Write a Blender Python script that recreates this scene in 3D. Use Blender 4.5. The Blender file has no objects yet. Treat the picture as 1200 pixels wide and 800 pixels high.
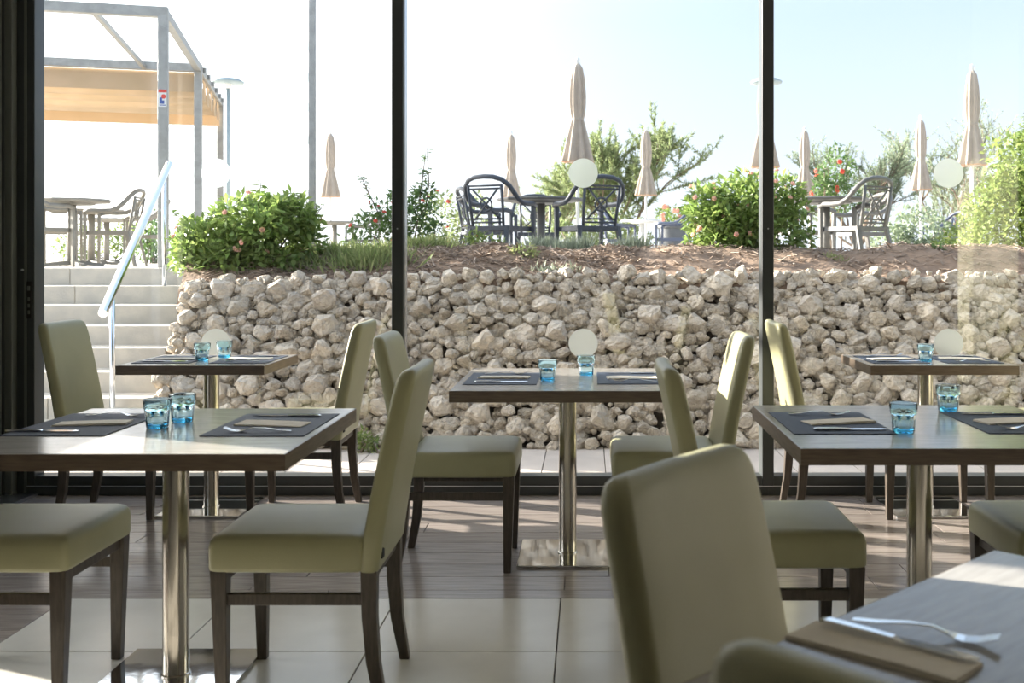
import bpy, bmesh, math, random
import numpy as np
from mathutils import Vector, Matrix, Euler
random.seed(7)
SC = bpy.context.scene
COL = SC.collection
PI = math.pi
R = math.radians

# ------------------------------------------------------------------ camera
F = 1230.0            # focal length in pixels of the 1200 px wide frame
VX, VY = 690.0, 303.0 # vanishing point of the room's depth direction
EYE = 1.26
cam_d = bpy.data.cameras.new('camera')
cam = bpy.data.objects.new('camera', cam_d); COL.objects.link(cam)
cam.location = (0, 0, EYE); cam.rotation_euler = (PI/2, 0, 0)
cam_d.sensor_width = 36; cam_d.lens = 36*F/1200
cam_d.shift_x = (600-VX)/1200; cam_d.shift_y = (VY-400)/1200
cam_d.clip_start = 0.05; cam_d.clip_end = 500
cam_d.dof.use_dof = True; cam_d.dof.focus_distance = 5.5; cam_d.dof.aperture_fstop = 5.6
SC.camera = cam
# ------------------------------------------------------------------ sky, sun, exposure
SUN_EL = R(16.5)
SUN = Vector((-.92*math.cos(SUN_EL), .39*math.cos(SUN_EL), math.sin(SUN_EL))).normalized()
W = bpy.data.worlds.new('sky'); SC.world = W; W.use_nodes = True
nt = W.node_tree; nt.nodes.clear()
def N(t, kind, **kw):
    n = t.nodes.new(kind)
    for k, v in kw.items(): setattr(n, k, v)
    return n
tc = N(nt, 'ShaderNodeTexCoord'); sep = N(nt, 'ShaderNodeSeparateXYZ')
nt.links.new(tc.outputs['Generated'], sep.inputs[0])
rmp = N(nt, 'ShaderNodeValToRGB'); e = rmp.color_ramp.elements
e[0].position = 0.0; e[0].color = (.80, .86, .92, 1)
e[1].position = 1.0; e[1].color = (.56, .71, .96, 1)
m1 = e.new(.22); m1.color = (.54, .68, .86, 1)
nt.links.new(sep.outputs['Z'], rmp.inputs[0])
dot = N(nt, 'ShaderNodeVectorMath', operation='DOT_PRODUCT'); dot.inputs[1].default_value = SUN
nt.links.new(tc.outputs['Generated'], dot.inputs[0])
mx = N(nt, 'ShaderNodeMath', operation='MAXIMUM'); mx.inputs[1].default_value = 0
pw = N(nt, 'ShaderNodeMath', operation='POWER'); pw.inputs[1].default_value = 4.2
nt.links.new(dot.outputs['Value'], mx.inputs[0]); nt.links.new(mx.outputs[0], pw.inputs[0])
gl = N(nt, 'ShaderNodeVectorMath', operation='SCALE'); gl.inputs[0].default_value = (4.6, 4.4, 4.0)
nt.links.new(pw.outputs[0], gl.inputs['Scale'])
ad = N(nt, 'ShaderNodeVectorMath', operation='ADD')
nt.links.new(rmp.outputs[0], ad.inputs[0]); nt.links.new(gl.outputs[0], ad.inputs[1])
bgn = N(nt, 'ShaderNodeBackground'); bgn.inputs['Strength'].default_value = 1.0
nt.links.new(ad.outputs[0], bgn.inputs['Color'])
wo = N(nt, 'ShaderNodeOutputWorld'); nt.links.new(bgn.outputs[0], wo.inputs[0])
sd = bpy.data.lights.new('sun', 'SUN'); sd.energy = 18; sd.angle = R(.6); sd.color = (1, .92, .80)
so = bpy.data.objects.new('sun', sd); COL.objects.link(so)
so.rotation_euler = SUN.to_track_quat('Z', 'Y').to_euler(); so.location = (-8, 6, 6)
vs = SC.view_settings
vs.view_transform = 'Standard'; vs.look = 'None'; vs.exposure = 0.6; vs.gamma = 1.0; vs.use_curve_mapping = False

# ------------------------------------------------------------------ helpers
def atx(px, d): return (px-VX)*d/F
def atz(py, d): return EYE-(py-VY)*d/F

class MB:
    def __init__(s): s.v = []; s.f = []
    def add(s, vs_, fs):
        o = len(s.v); s.v.extend([tuple(p) for p in vs_]); s.f.extend([tuple(i+o for i in q) for q in fs]); return s
    def box(s, x0, x1, y0, y1, z0, z1, M=None):
        p = [(x0,y0,z0),(x1,y0,z0),(x1,y1,z0),(x0,y1,z0),(x0,y0,z1),(x1,y0,z1),(x1,y1,z1),(x0,y1,z1)]
        if M is not None: p = [tuple(M @ Vector(q)) for q in p]
        return s.add(p, [(0,3,2,1),(4,5,6,7),(0,1,5,4),(1,2,6,5),(2,3,7,6),(3,0,4,7)])
    def bar(s, a, b, w, h=None, w2=None, h2=None, up=(0,0,1)):
        a = Vector(a); b = Vector(b); h = h or w; w2 = w2 or w; h2 = h2 or (h if w2 == w else w2*h/w)
        d = (b-a).normalized(); u = Vector(up)
        if abs(d.dot(u)) > .98: u = Vector((1,0,0))
        x = d.cross(u).normalized(); y = x.cross(d).normalized()
        p = []
        for c, ww, hh in ((a, w, h), (b, w2, h2)):
            for sx, sy in ((-1,-1),(1,-1),(1,1),(-1,1)): p.append(c+x*sx*ww/2+y*sy*hh/2)
        return s.add(p, [(0,1,2,3),(7,6,5,4),(4,5,1,0),(5,6,2,1),(6,7,3,2),(7,4,0,3)])
    def tube(s, pts, r, n=8, caps=True, flat=1.0):
        pts = [Vector(p) for p in pts]; k = len(pts)
        rs = r if isinstance(r, (list, tuple)) else [r]*k
        t0 = (pts[1]-pts[0]).normalized(); u = Vector((0,0,1))
        if abs(t0.dot(u)) > .95: u = Vector((1,0,0))
        x = t0.cross(u).normalized(); vs_ = []
        for i, p in enumerate(pts):
            t = (pts[min(i+1,k-1)]-pts[max(i-1,0)]).normalized()
            x = (x-t*x.dot(t)).normalized(); y = t.cross(x)
            for j in range(n):
                a = 2*PI*j/n; vs_.append(p+x*math.cos(a)*rs[i]+y*math.sin(a)*rs[i]*flat)
        fs = [(i*n+j, i*n+(j+1)%n, (i+1)*n+(j+1)%n, (i+1)*n+j) for i in range(k-1) for j in range(n)]
        if caps: fs += [tuple(range(n))[::-1], tuple(range((k-1)*n, k*n))]
        return s.add(vs_, fs)
    def lathe(s, prof, n=24, c=(0,0,0), rad=None, caps=True):
        vs_ = []
        for i, (r, z) in enumerate(prof):
            for j in range(n):
                a = 2*PI*j/n; rr = rad(i, r, a) if rad else r
                vs_.append((c[0]+rr*math.cos(a), c[1]+rr*math.sin(a), c[2]+z))
        k = len(prof)
        fs = [(i*n+j, i*n+(j+1)%n, (i+1)*n+(j+1)%n, (i+1)*n+j) for i in range(k-1) for j in range(n)]
        if caps: fs += [tuple(range(n))[::-1], tuple(range((k-1)*n, k*n))]
        return s.add(vs_, fs)
    def loft(s, rings, caps=True):
        n = len(rings[0]); vs_ = [p for r_ in rings for p in r_]; k = len(rings)
        fs = [(i*n+j, i*n+(j+1)%n, (i+1)*n+(j+1)%n, (i+1)*n+j) for i in range(k-1) for j in range(n)]
        if caps: fs += [tuple(range(n))[::-1], tuple(range((k-1)*n, k*n))]
        return s.add(vs_, fs)
    def build(s, name, m, parent=None, smooth=False, bevel=0, seg=2, loc=None, rot=None):
        me = bpy.data.meshes.new(name); me.from_pydata(s.v, [], s.f); me.update()
        if smooth: me.polygons.foreach_set('use_smooth', [True]*len(me.polygons))
        return link(name, me, m, parent, bevel, seg, loc, rot, smooth)

def link(name, me, m, parent=None, bevel=0, seg=2, loc=None, rot=None, smooth=False):
    o = bpy.data.objects.new(name, me); COL.objects.link(o)
    if m is not None:
        for mm in (m if isinstance(m, (list, tuple)) else [m]): me.materials.append(mm)
    if parent is not None: o.parent = parent
    if loc is not None: o.location = loc
    if rot is not None: o.rotation_euler = rot
    if bevel:
        b = o.modifiers.new('bevel', 'BEVEL'); b.width = bevel; b.segments = seg; b.limit_method = 'ANGLE'; b.angle_limit = R(35)
        b.harden_normals = False
        if smooth: o.modifiers.new('wn', 'WEIGHTED_NORMAL').keep_sharp = False
    return o
def tag(o, label=None, cat=None, group=None, kind=None):
    if label: o['label'] = label
    if cat: o['category'] = cat
    if group: o['group'] = group
    if kind: o['kind'] = kind
    return o
def empty(name, loc=(0,0,0), rz=0, parent=None):
    o = bpy.data.objects.new(name, None); COL.objects.link(o)
    o.location = loc; o.rotation_euler = (0,0,rz); o.empty_display_size = .1
    if parent is not None: o.parent = parent
    return o
KIDS = {}
def copy_tree(o, parent=None):
    c = o.copy(); COL.objects.link(c)
    if parent is not None: c.parent = parent
    for ch in list(o.children): copy_tree(ch, c)
    return c
def place(proto, used, loc, rz, label, cat, group):
    o = proto if not used[0] else copy_tree(proto)
    used[0] = True
    o.location = loc; o.rotation_euler = (0,0,rz); tag(o, label, cat, group); return o

# ------------------------------------------------------------------ materials
def mat(name, col, rough=.5, metal=0, spec=.5, noise=None, bump=0, bscale=80, var=None, coat=0, stretch=None, trans=0, island=0, sheen=0, bdist=.02):
    """noise=(scale, col2, detail): mixes a second colour by noise; bump: relief; island: value variation by piece"""
    m = bpy.data.materials.new(name); m.use_nodes = True
    t = m.node_tree; b = t.nodes['Principled BSDF']
    b.inputs['Base Color'].default_value = (*col, 1); b.inputs['Roughness'].default_value = rough
    b.inputs['Metallic'].default_value = metal; b.inputs['Specular IOR Level'].default_value = spec
    b.inputs['Coat Weight'].default_value = coat; b.inputs['Sheen Weight'].default_value = sheen
    src = None
    vec = None
    if noise or bump:
        c = N(t, 'ShaderNodeTexCoord'); vec = c.outputs['Object']
        if stretch:
            mp = N(t, 'ShaderNodeMapping'); mp.inputs['Scale'].default_value = stretch
            t.links.new(vec, mp.inputs[0]); vec = mp.outputs[0]
    if noise:
        nz = N(t, 'ShaderNodeTexNoise'); nz.inputs['Scale'].default_value = noise[0]; nz.inputs['Detail'].default_value = noise[2] if len(noise) > 2 else 4
        t.links.new(vec, nz.inputs['Vector'])
        rp = N(t, 'ShaderNodeValToRGB'); rp.color_ramp.elements[0].position = .36; rp.color_ramp.elements[1].position = .66
        rp.color_ramp.elements[0].color = (*col, 1); rp.color_ramp.elements[1].color = (*noise[1], 1)
        t.links.new(nz.outputs['Fac'], rp.inputs[0]); src = rp.outputs[0]
    if island:
        g = N(t, 'ShaderNodeNewGeometry'); oi = N(t, 'ShaderNodeObjectInfo')
        a = N(t, 'ShaderNodeMath', operation='ADD'); t.links.new(g.outputs['Random Per Island'], a.inputs[0]); t.links.new(oi.outputs['Random'], a.inputs[1])
        fr = N(t, 'ShaderNodeMath', operation='FRACT'); t.links.new(a.outputs[0], fr.inputs[0])
        mr = N(t, 'ShaderNodeMapRange'); mr.inputs[3].default_value = 1-island; mr.inputs[4].default_value = 1+island
        t.links.new(fr.outputs[0], mr.inputs[0])
        sc_ = N(t, 'ShaderNodeVectorMath', operation='SCALE')
        if src is not None: t.links.new(src, sc_.inputs[0])
        else: sc_.inputs[0].default_value = col
        t.links.new(mr.outputs[0], sc_.inputs['Scale']); src = sc_.outputs[0]
        if var:   # hue: a second colour taken by some pieces
            a2 = N(t, 'ShaderNodeMath', operation='MULTIPLY'); a2.inputs[1].default_value = 7.31; t.links.new(fr.outputs[0], a2.inputs[0])
            f2 = N(t, 'ShaderNodeMath', operation='FRACT'); t.links.new(a2.outputs[0], f2.inputs[0])
            p2 = N(t, 'ShaderNodeMath', operation='MULTIPLY'); p2.inputs[1].default_value = var[1]; t.links.new(f2.outputs[0], p2.inputs[0])
            mxn = N(t, 'ShaderNodeMix', data_type='RGBA'); t.links.new(p2.outputs[0], mxn.inputs[0]); t.links.new(src, mxn.inputs[6]); mxn.inputs[7].default_value = (*var[0], 1)
            src = mxn.outputs[2]
    if src is not None: t.links.new(src, b.inputs['Base Color'])
    if bump:
        n2 = N(t, 'ShaderNodeTexNoise'); n2.inputs['Scale'].default_value = bscale; n2.inputs['Detail'].default_value = 5
        t.links.new(vec, n2.inputs['Vector'])
        bp = N(t, 'ShaderNodeBump'); bp.inputs['Strength'].default_value = bump; bp.inputs['Distance'].default_value = bdist
        t.links.new(n2.outputs['Fac'], bp.inputs['Height']); t.links.new(bp.outputs[0], b.inputs['Normal'])
    if trans:  # thin leaf or cloth: part of the light goes through
        tr = N(t, 'ShaderNodeBsdfTranslucent'); mxs = N(t, 'ShaderNodeMixShader'); mxs.inputs[0].default_value = trans
        if src is not None: t.links.new(src, tr.inputs[0])
        else: tr.inputs[0].default_value = (*col, 1)
        t.links.new(b.outputs[0], mxs.inputs[1]); t.links.new(tr.outputs[0], mxs.inputs[2])
        t.links.new(mxs.outputs[0], t.nodes['Material Output'].inputs[0])
    return m
M = {}
M['leather'] = mat('olive leatherette', (.38,.37,.22), .36, noise=(6,(.35,.34,.2),3), bump=.12, bscale=420, spec=.5)
M['leg'] = mat('dark stained wood', (.055,.043,.034), .38, noise=(30,(.085,.068,.054),4), stretch=(4,4,.6))
M['top'] = mat('grey wood laminate', (.44,.42,.39), .14, noise=(9,(.35,.33,.305),8), stretch=(1,7,1), bump=.02, bscale=60, spec=.6)
M['edge'] = mat('dark wood edge band', (.175,.132,.098), .42, noise=(14,(.12,.088,.064),6), stretch=(1,1,12))
M['steel'] = mat('brushed steel', (.62,.58,.52), .22, 1, noise=(60,(.55,.51,.45),2), stretch=(6,6,.3))
M['chrome'] = mat('polished steel plate', (.80,.82,.84), .05, 1, bump=.015, bscale=9)
M['mat'] = mat('slate blue vinyl weave', (.034,.048,.078), .55, noise=(260,(.05,.066,.10),2), bump=.25, bscale=400, spec=.35)
M['napkin'] = mat('beige paper napkin', (.86,.80,.70), .85, noise=(40,(.81,.75,.65),4))
M['cutlery'] = mat('shiny cutlery steel', (.86,.88,.90), .10, 1)
M['frame'] = mat('black window frame', (.038,.044,.045), .36, noise=(4,(.048,.054,.055),3))
M['frame2'] = mat('dark grey frame', (.13,.138,.125), .42, noise=(3,(.11,.117,.106),3))
M['track'] = mat('aluminium track', (.55,.57,.6), .3, 1)
M['plank'] = mat('brown wood look plank', (.25,.21,.19), .2, noise=(5,(.35,.31,.285),7), stretch=(1,14,1), island=.16, spec=.5)
M['tile'] = mat('cream stone tile', (.72,.70,.65), .22, noise=(3,(.63,.61,.56),7), island=.05, bump=.01, bscale=30)
M['joint'] = mat('dark joint', (.10,.088,.078), .8)
M['wallpaint'] = mat('grey wall paint', (.42,.41,.39), .8, noise=(2,(.40,.39,.37),3))
M['ceil'] = mat('white ceiling', (.80,.79,.76), .85, noise=(3,(.77,.76,.73),3))
M['pillar'] = mat('pale yellow plaster', (.82,.80,.58), .8, noise=(5,(.78,.76,.55),3))
M['deck'] = mat('pale outdoor paver', (.60,.53,.47), .7, noise=(4,(.52,.46,.41),6), island=.06, bump=.06, bscale=60)
M['djoint'] = mat('paver joint', (.16,.14,.12), .9)
M['stone'] = mat('limestone rubble', (.80,.70,.565), .9, noise=(2.0,(.58,.50,.395),8), bump=1.0, bscale=2.6, island=.25, var=((.68,.61,.53),.6), bdist=.06)
M['stone_s'] = mat('limestone rubble small', (.80,.70,.565), .9, noise=(40,(.58,.50,.395),8), bump=1.0, bscale=55, island=.25, var=((.68,.61,.53),.6), bdist=.05)
M['soilback'] = mat('dark earth between stones', (.22,.18,.14), .95, noise=(20,(.10,.08,.06),4))
M['soil'] = mat('brown garden soil', (.19,.13,.09), .95, noise=(4,(.27,.185,.125),9), bump=.8, bscale=24)
M['mulch'] = mat('dry bark mulch', (.26,.20,.155), .9, island=.45, var=((.40,.31,.24),.6))
M['concrete'] = mat('pale concrete block', (.64,.58,.49), .85, noise=(7,(.52,.48,.42),8), bump=.15, bscale=50, island=.05)
M['paving'] = mat('pale terrace paving', (.66,.61,.54), .85, noise=(3,(.58,.53,.47),6))
M['earth'] = mat('sandy earth', (.42,.36,.28), .95, noise=(1,(.36,.31,.24),6))
M['galv'] = mat('galvanised steel', (.40,.40,.385), .5, .55, noise=(14,(.33,.33,.315),5))
M['rail'] = mat('polished stainless rail', (.80,.85,.92), .16, 1)
M['canvas'] = mat('tan awning canvas', (.66,.53,.38), .9, noise=(3,(.60,.48,.33),3), trans=.35)
M['umb'] = mat('beige parasol canvas', (.50,.44,.375), .9, noise=(10,(.45,.39,.33),3), trans=.2)
M['umbtrim'] = mat('orange parasol hem', (.70,.46,.32), .9, noise=(10,(.66,.42,.29),3), trans=.3)
M['white'] = mat('white enamel', (.78,.79,.78), .35, noise=(8,(.74,.75,.74),3))
M['lampgrey'] = mat('pale grey lamp metal', (.34,.42,.45), .45, noise=(8,(.30,.38,.41),3))
M['resin'] = mat('dark slate resin', (.042,.05,.068), .42, noise=(9,(.055,.063,.08),3))
M['resin_g'] = mat('mid grey resin', (.13,.128,.122), .5, noise=(9,(.165,.162,.155),3))  # mid grey, mottled with a lighter grey by noise
M['resin_haze'] = mat('hazed taupe resin', (.22,.212,.185), .55, noise=(9,(.27,.26,.23),3))  # taupe paints in the reflection haze of the glass over the left furniture
M['resin_b'] = mat('blue grey resin', (.075,.095,.15), .42, noise=(9,(.09,.11,.165),3))
M['binmat'] = mat('grey planter', (.13,.14,.15), .6, noise=(9,(.11,.12,.13),3))
M['leaf'] = mat('lantana leaf', (.22,.335,.085), .45, island=.38, trans=.42, var=((.40,.48,.16),.6), noise=(3,(.16,.26,.065),2))
M['leaf2'] = mat('dark shrub leaf', (.10,.19,.055), .45, island=.35, trans=.4, var=((.18,.25,.09),.5), noise=(3,(.08,.16,.05),2))
M['leafh'] = mat('hedge leaf', (.19,.28,.075), .45, island=.35, trans=.4, var=((.42,.47,.16),.6), noise=(2,(.13,.21,.055),2))
M['tama'] = mat('feathery tree leaf', (.22,.28,.12), .6, island=.3, trans=.45, var=((.42,.46,.24),.5), noise=(2,(.2,.27,.12),2))
M['tama2'] = mat('grey green feathery leaf', (.27,.34,.22), .6, island=.3, trans=.4, var=((.38,.43,.30),.5), noise=(2,(.22,.28,.19),2))
M['lav'] = mat('silver lavender leaf', (.36,.40,.30), .7, island=.3, trans=.3, noise=(8,(.30,.34,.25),2))
M['grass'] = mat('dry green grass', (.26,.34,.11), .6, island=.35, trans=.4, var=((.48,.45,.24),.6), noise=(4,(.22,.3,.1),2))
M['twig'] = mat('brown twig', (.20,.15,.11), .9, noise=(20,(.15,.11,.08),3))
M['pink'] = mat('pink blossom', (.92,.55,.50), .6, island=.2, trans=.3, var=((.9,.62,.30),.6), noise=(30,(.9,.45,.4),2))
M['red'] = mat('red blossom', (.72,.10,.06), .6, trans=.3, noise=(30,(.8,.16,.1),2))
M['signred'] = mat('red print', (.70,.07,.05), .5, noise=(9,(.66,.06,.045),2))
M['signblue'] = mat('blue print', (.05,.10,.35), .5, noise=(9,(.045,.09,.32),2))
M['blacktag'] = mat('black woven tag', (.008,.007,.006), .7, noise=(90,(.012,.01,.01),2))
M['wire'] = mat('galvanised wire', (.36,.35,.33), .5, .6, noise=(9,(.3,.29,.27),2))
# window glass: thin pane, clear with a mirror-like sheen that follows Fresnel
def glassmat(name, tint, refl, rough=0.0):
    m = bpy.data.materials.new(name); m.use_nodes = True; t = m.node_tree; t.nodes.clear()
    tr = N(t, 'ShaderNodeBsdfTransparent'); tr.inputs[0].default_value = (*tint, 1)
    g = N(t, 'ShaderNodeBsdfGlossy'); g.inputs['Roughness'].default_value = rough
    lw = N(t, 'ShaderNodeLayerWeight'); lw.inputs[0].default_value = .5     # Schlick, the same from both sides of the pane
    p5 = N(t, 'ShaderNodeMath', operation='POWER'); p5.inputs[1].default_value = 5; t.links.new(lw.outputs['Facing'], p5.inputs[0])
    fr = N(t, 'ShaderNodeMath', operation='MULTIPLY_ADD'); fr.inputs[1].default_value = 1-refl; fr.inputs[2].default_value = refl; t.links.new(p5.outputs[0], fr.inputs[0])
    mxs = N(t, 'ShaderNodeMixShader'); o = N(t, 'ShaderNodeOutputMaterial')
    t.links.new(fr.outputs[0], mxs.inputs[0]); t.links.new(tr.outputs[0], mxs.inputs[1]); t.links.new(g.outputs[0], mxs.inputs[2]); t.links.new(mxs.outputs[0], o.inputs[0])
    return m
M['glass'] = glassmat('window glass', (.985,.99,.99), .045)
def frosted():
    m = bpy.data.materials.new('frosted film'); m.use_nodes = True; t = m.node_tree; t.nodes.clear()
    a = N(t, 'ShaderNodeBsdfRefraction'); a.inputs['Color'].default_value = (.95,.97,.96,1); a.inputs['Roughness'].default_value = .55; a.inputs['IOR'].default_value = 1.12
    d = N(t, 'ShaderNodeBsdfDiffuse'); d.inputs[0].default_value = (.82,.86,.84,1)
    tl = N(t, 'ShaderNodeBsdfTranslucent'); tl.inputs[0].default_value = (.9,.95,.93,1)
    nz = N(t, 'ShaderNodeTexNoise'); nz.inputs['Scale'].default_value = 40
    ad_ = N(t, 'ShaderNodeMixShader'); ad_.inputs[0].default_value = .5
    t.links.new(d.outputs[0], ad_.inputs[1]); t.links.new(tl.outputs[0], ad_.inputs[2])
    mr = N(t, 'ShaderNodeMapRange'); mr.inputs[3].default_value = .14; mr.inputs[4].default_value = .20
    t.links.new(nz.outputs['Fac'], mr.inputs[0])
    m2 = N(t, 'ShaderNodeMixShader'); t.links.new(mr.outputs[0], m2.inputs[0])
    t.links.new(a.outputs[0], m2.inputs[1]); t.links.new(ad_.outputs[0], m2.inputs[2])
    o = N(t, 'ShaderNodeOutputMaterial'); t.links.new(m2.outputs[0], o.inputs[0]); return m
M['frost'] = frosted()
def tumblermat():
    m = bpy.data.materials.new('aqua tumbler glass'); m.use_nodes = True; t = m.node_tree
    b = t.nodes['Principled BSDF']
    b.inputs['Base Color'].default_value = (.86,.97,1.0,1); b.inputs['Roughness'].default_value = .02
    b.inputs['Transmission Weight'].default_value = 1; b.inputs['IOR'].default_value = 1.45
    va = N(t, 'ShaderNodeVolumeAbsorption'); va.inputs[0].default_value = (.10,.76,.97,1); va.inputs[1].default_value = 42
    t.links.new(va.outputs[0], t.nodes['Material Output'].inputs['Volume'])
    return m
M['tumbler'] = tumblermat()

# ------------------------------------------------------------------ interior shell
YG = 5.65     # glass plane
XL = -3.10    # left wall line
XR = 4.95
YB = -4.0
ZC = 2.95
XT0 = -1.934  # where the cream tiles begin
YT = 3.894
fl = MB().box(XL-.1, XR, YB, YG+.06, -.12, -.006).build('floor', M['joint']); tag(fl, kind='structure')
rng = random.Random(3)
def slab_part(name, x0, x1, y0, y1, m, parent, z0=-.03, z1=0.0, g=.0016):
    return MB().box(x0+g, x1-g, y0+g, y1-g, z0, z1).build(name, m, parent, bevel=.0012, seg=1)
# planks: the strip along the windows, and the strip along the left wall
pw_ = .168
y = YT; row = 0
edges = [YT, YT+.10]
while edges[-1] < YG-.10: edges.append(min(edges[-1]+pw_, YG-.06))
for i in range(len(edges)-1):
    x = XL-.05-rng.random()*1.0
    while x < XR-.05:
        x2 = x+1.2
        a, b = max(x, XL-.05), min(x2, XR)
        if b-a > .02: slab_part('plank', a, b, edges[i], edges[i+1], M['plank'], fl)
        x = x2
y = YT
while y > .6:
    x = XL-.05-rng.random()*.9
    while x < XT0-.01:
        a, b = max(x, XL-.05), min(x+1.2, XT0)
        if b-a > .02: slab_part('plank', a, b, y-pw_, y, M['plank'], fl)
        x += 1.2
    y -= pw_
slab_part('plank_field', XL-.05, XT0, YB, y, M['plank'], fl)
ys = [YT, YT-.524]
while ys[-1] > YB+.7: ys.append(ys[-1]-.6)
ys.append(YB)
xs = [XT0]
while xs[-1] < XR-.65: xs.append(xs[-1]+.61)
xs.append(XR)
for j in range(len(ys)-1):
    for i in range(len(xs)-1): slab_part('tile', xs[i], xs[i+1], ys[j+1], ys[j], M['tile'], fl, g=.0022)
# ceiling and roof edge
tag(MB().box(XL-.3, XR+.2, YB-.2, YG+.12, ZC, ZC+.25).build('ceiling', M['ceil']), kind='structure')
tag(MB().box(XR, XR+.2, YB, YG+.06, 0, ZC).build('wall_right', M['wallpaint']), kind='structure')
wb = MB().box(XL-.2, XR+.2, YB-.2, YB, 0, ZC)
tag(wb.build('wall_back', M['wallpaint']), kind='structure')
# solid part of the left wall next to the glass front
tag(MB().box(XL-.22, XL, 3.86, 5.86, -.05, ZC).build('wall_left', M['frame2'], bevel=.004), kind='structure')
tag(MB().box(XL-.03, XL+.17, .0, 5.58, -.01, .012).box(XL+.16, XL+.175, .0, 5.55, .0, .018).build('baseboard_left', M['track']), kind='structure')
# glass front: windows 1..4, mullions between them
MUL = [-2.995, -1.02, .955, 2.93, 4.905]
wid = .062
for i in range(4):
    w = empty('window_%d' % (i+1), ((MUL[i]+MUL[i+1])/2, YG, 0)); tag(w, kind='structure')
    hw = (MUL[i+1]-MUL[i])/2
    MB().box(-hw+.03, hw-.03, -.004, .004, .095, 2.72).build('pane', M['glass'], w)
    MB().box(-hw, hw, -.05, .05, .045, .10).build('bottom_rail', M['frame'], w, bevel=.003)
    MB().box(-hw, hw, -.062, .06, .0, .045).build('floor_channel', M['frame'], w, bevel=.003)
    MB().box(-hw, hw, -.0615, -.056, .0455, .051).build('track_strip', M['track'], w)
    MB().box(-hw, hw, -.05, .05, 2.72, ZC).build('top_rail', M['frame'], w, bevel=.003)
for i, xm in enumerate(MUL[1:]):
    mm = empty('trim_%d' % (i+1), (xm, YG, 0)); tag(mm, kind='structure')
    MB().box(-wid/2, wid/2, -.06, .06, 0, ZC).build('mullion', M['frame'], mm, bevel=.004)
    MB().box(wid/2, wid/2+.004, -.03, .045, .1, 2.72).build('gasket', M['track'], mm)
    s_ = MB().lathe([(.004,0),(.004,.003),(.0025,.004)], 10)
    so_ = s_.build('screw', M['track'], mm, loc=(0,-.06,1.42)); so_.rotation_euler = (PI/2,0,0)
# left jamb with the lock (a sliding door leaf) and corner post
dj = empty('door_1', (-2.995, YG, 0)); tag(dj, kind='structure')
MB().box(-.055, .04, -.055, .05, .0, ZC).build('door_stile', M['frame'], dj, bevel=.005)
MB().box(-.012, .0, -.062, -.055, .0, ZC).build('stile_groove', M['frame2'], dj)
lk = MB().box(-.0, .028, -.062, -.054, .94, 1.14).build('lock_plate', M['blacktag'], dj, bevel=.004)
MB().box(.008, .020, -.068, -.061, 1.09, 1.115).build('keyhole_cover', M['frame2'], lk)
for zz in (.965, 1.0, 1.035): MB().box(.009, .019, -.065, -.061, zz, zz+.02).build('lock_slot', M['frame2'], lk)
MB().lathe([(.006,0),(.006,.012),(.004,.014)], 12).build('lock_button', M['track'], dj, loc=(-.02,-.056,1.20), rot=(PI/2,0,0))
cp = empty('trim_5', (XL, YG, 0)); tag(cp, kind='structure')
MB().box(-.03, .05, -.10, .06, 0, ZC).build('corner_post', M['frame2'], cp, bevel=.005)
MB().box(-.16, -.032, -.14, .06, 0, ZC).build('side_post', M['frame2'], cp, bevel=.005)
MB().box(-.0, .012, -.108, -.10, 0, ZC).build('cover_strip', M['frame'], cp)
# left glazed wall (outside the frame) that lets the low sun in
tag(MB().box(XL-.2, XL, YB, 2.95, 0, ZC).build('wall_side', M['wallpaint']), kind='structure')
w = empty('window_5', (XL-.05, 0, 0)); tag(w, kind='structure')
MB().box(-.004, .004, 2.95, 3.86, .1, 2.72).build('pane', M['glass'], w)
MB().box(-.05, .05, 2.95, 3.86, 0, .1).build('bottom_rail', M['frame'], w)
MB().box(-.05, .05, 2.95, 3.86, 2.72, ZC).build('top_rail', M['frame'], w)
for yy in (3.43, 2.99): MB().box(-.05, .05, yy-.045, yy+.045, .1, 2.72).build('mullion', M['frame'], w)
# unseen plaster pillar added right of the frame, for its mirror image in the glass
tag(MB().box(2.44, 2.74, 4.35, 4.62, 0, ZC).build('trim_6', M['pillar'], bevel=.01), kind='structure')
# round frosted dots on the panes
for i, px in enumerate((-2.005, -.03, 1.935)):
    for z_, where in ((1.72, 'upper'), (.805, 'lower')):
        d = MB().lathe([(.079,0),(.079,.0008)], 40).build('glass_dot', M['frost'], loc=(px+.0, YG-.0065, z_), rot=(PI/2,0,0))
        nm = ['left window pane', 'middle window pane', 'right window pane'][i]
        tag(d, '%s frosted round safety dot on the %s' % (where, nm), 'decal', 'round safety dots on the glass')

# ------------------------------------------------------------------ dining chairs
def rrect(cx, hw, t, z, rc=.018, bow=0, n=4):
    """rounded rectangle ring: thickness t along x, half width hw along y, bowed"""
    rc = min(rc, t*.48, hw*.48); pts = []
    for (sx, sy, a0) in ((1,1,0),(-1,1,PI/2),(-1,-1,PI),(1,-1,1.5*PI)):
        for k in range(n+1):
            a = a0+PI/2*k/n
            pts.append([cx+sx*(t/2-rc)+rc*math.cos(a), sy*(hw-rc)+rc*math.sin(a), z])
    # extra points along the long sides so that the bow shows
    out = []
    for i, p in enumerate(pts):
        out.append(p); q = pts[(i+1) % len(pts)]
        if abs(q[1]-p[1]) > hw:
            for k in range(1, 6): out.append([p[0]+(q[0]-p[0])*k/6, p[1]+(q[1]-p[1])*k/6, z])
    return [(p[0]-bow*(1-(p[1]/.21)**2), p[1], p[2]) for p in out]
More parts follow.
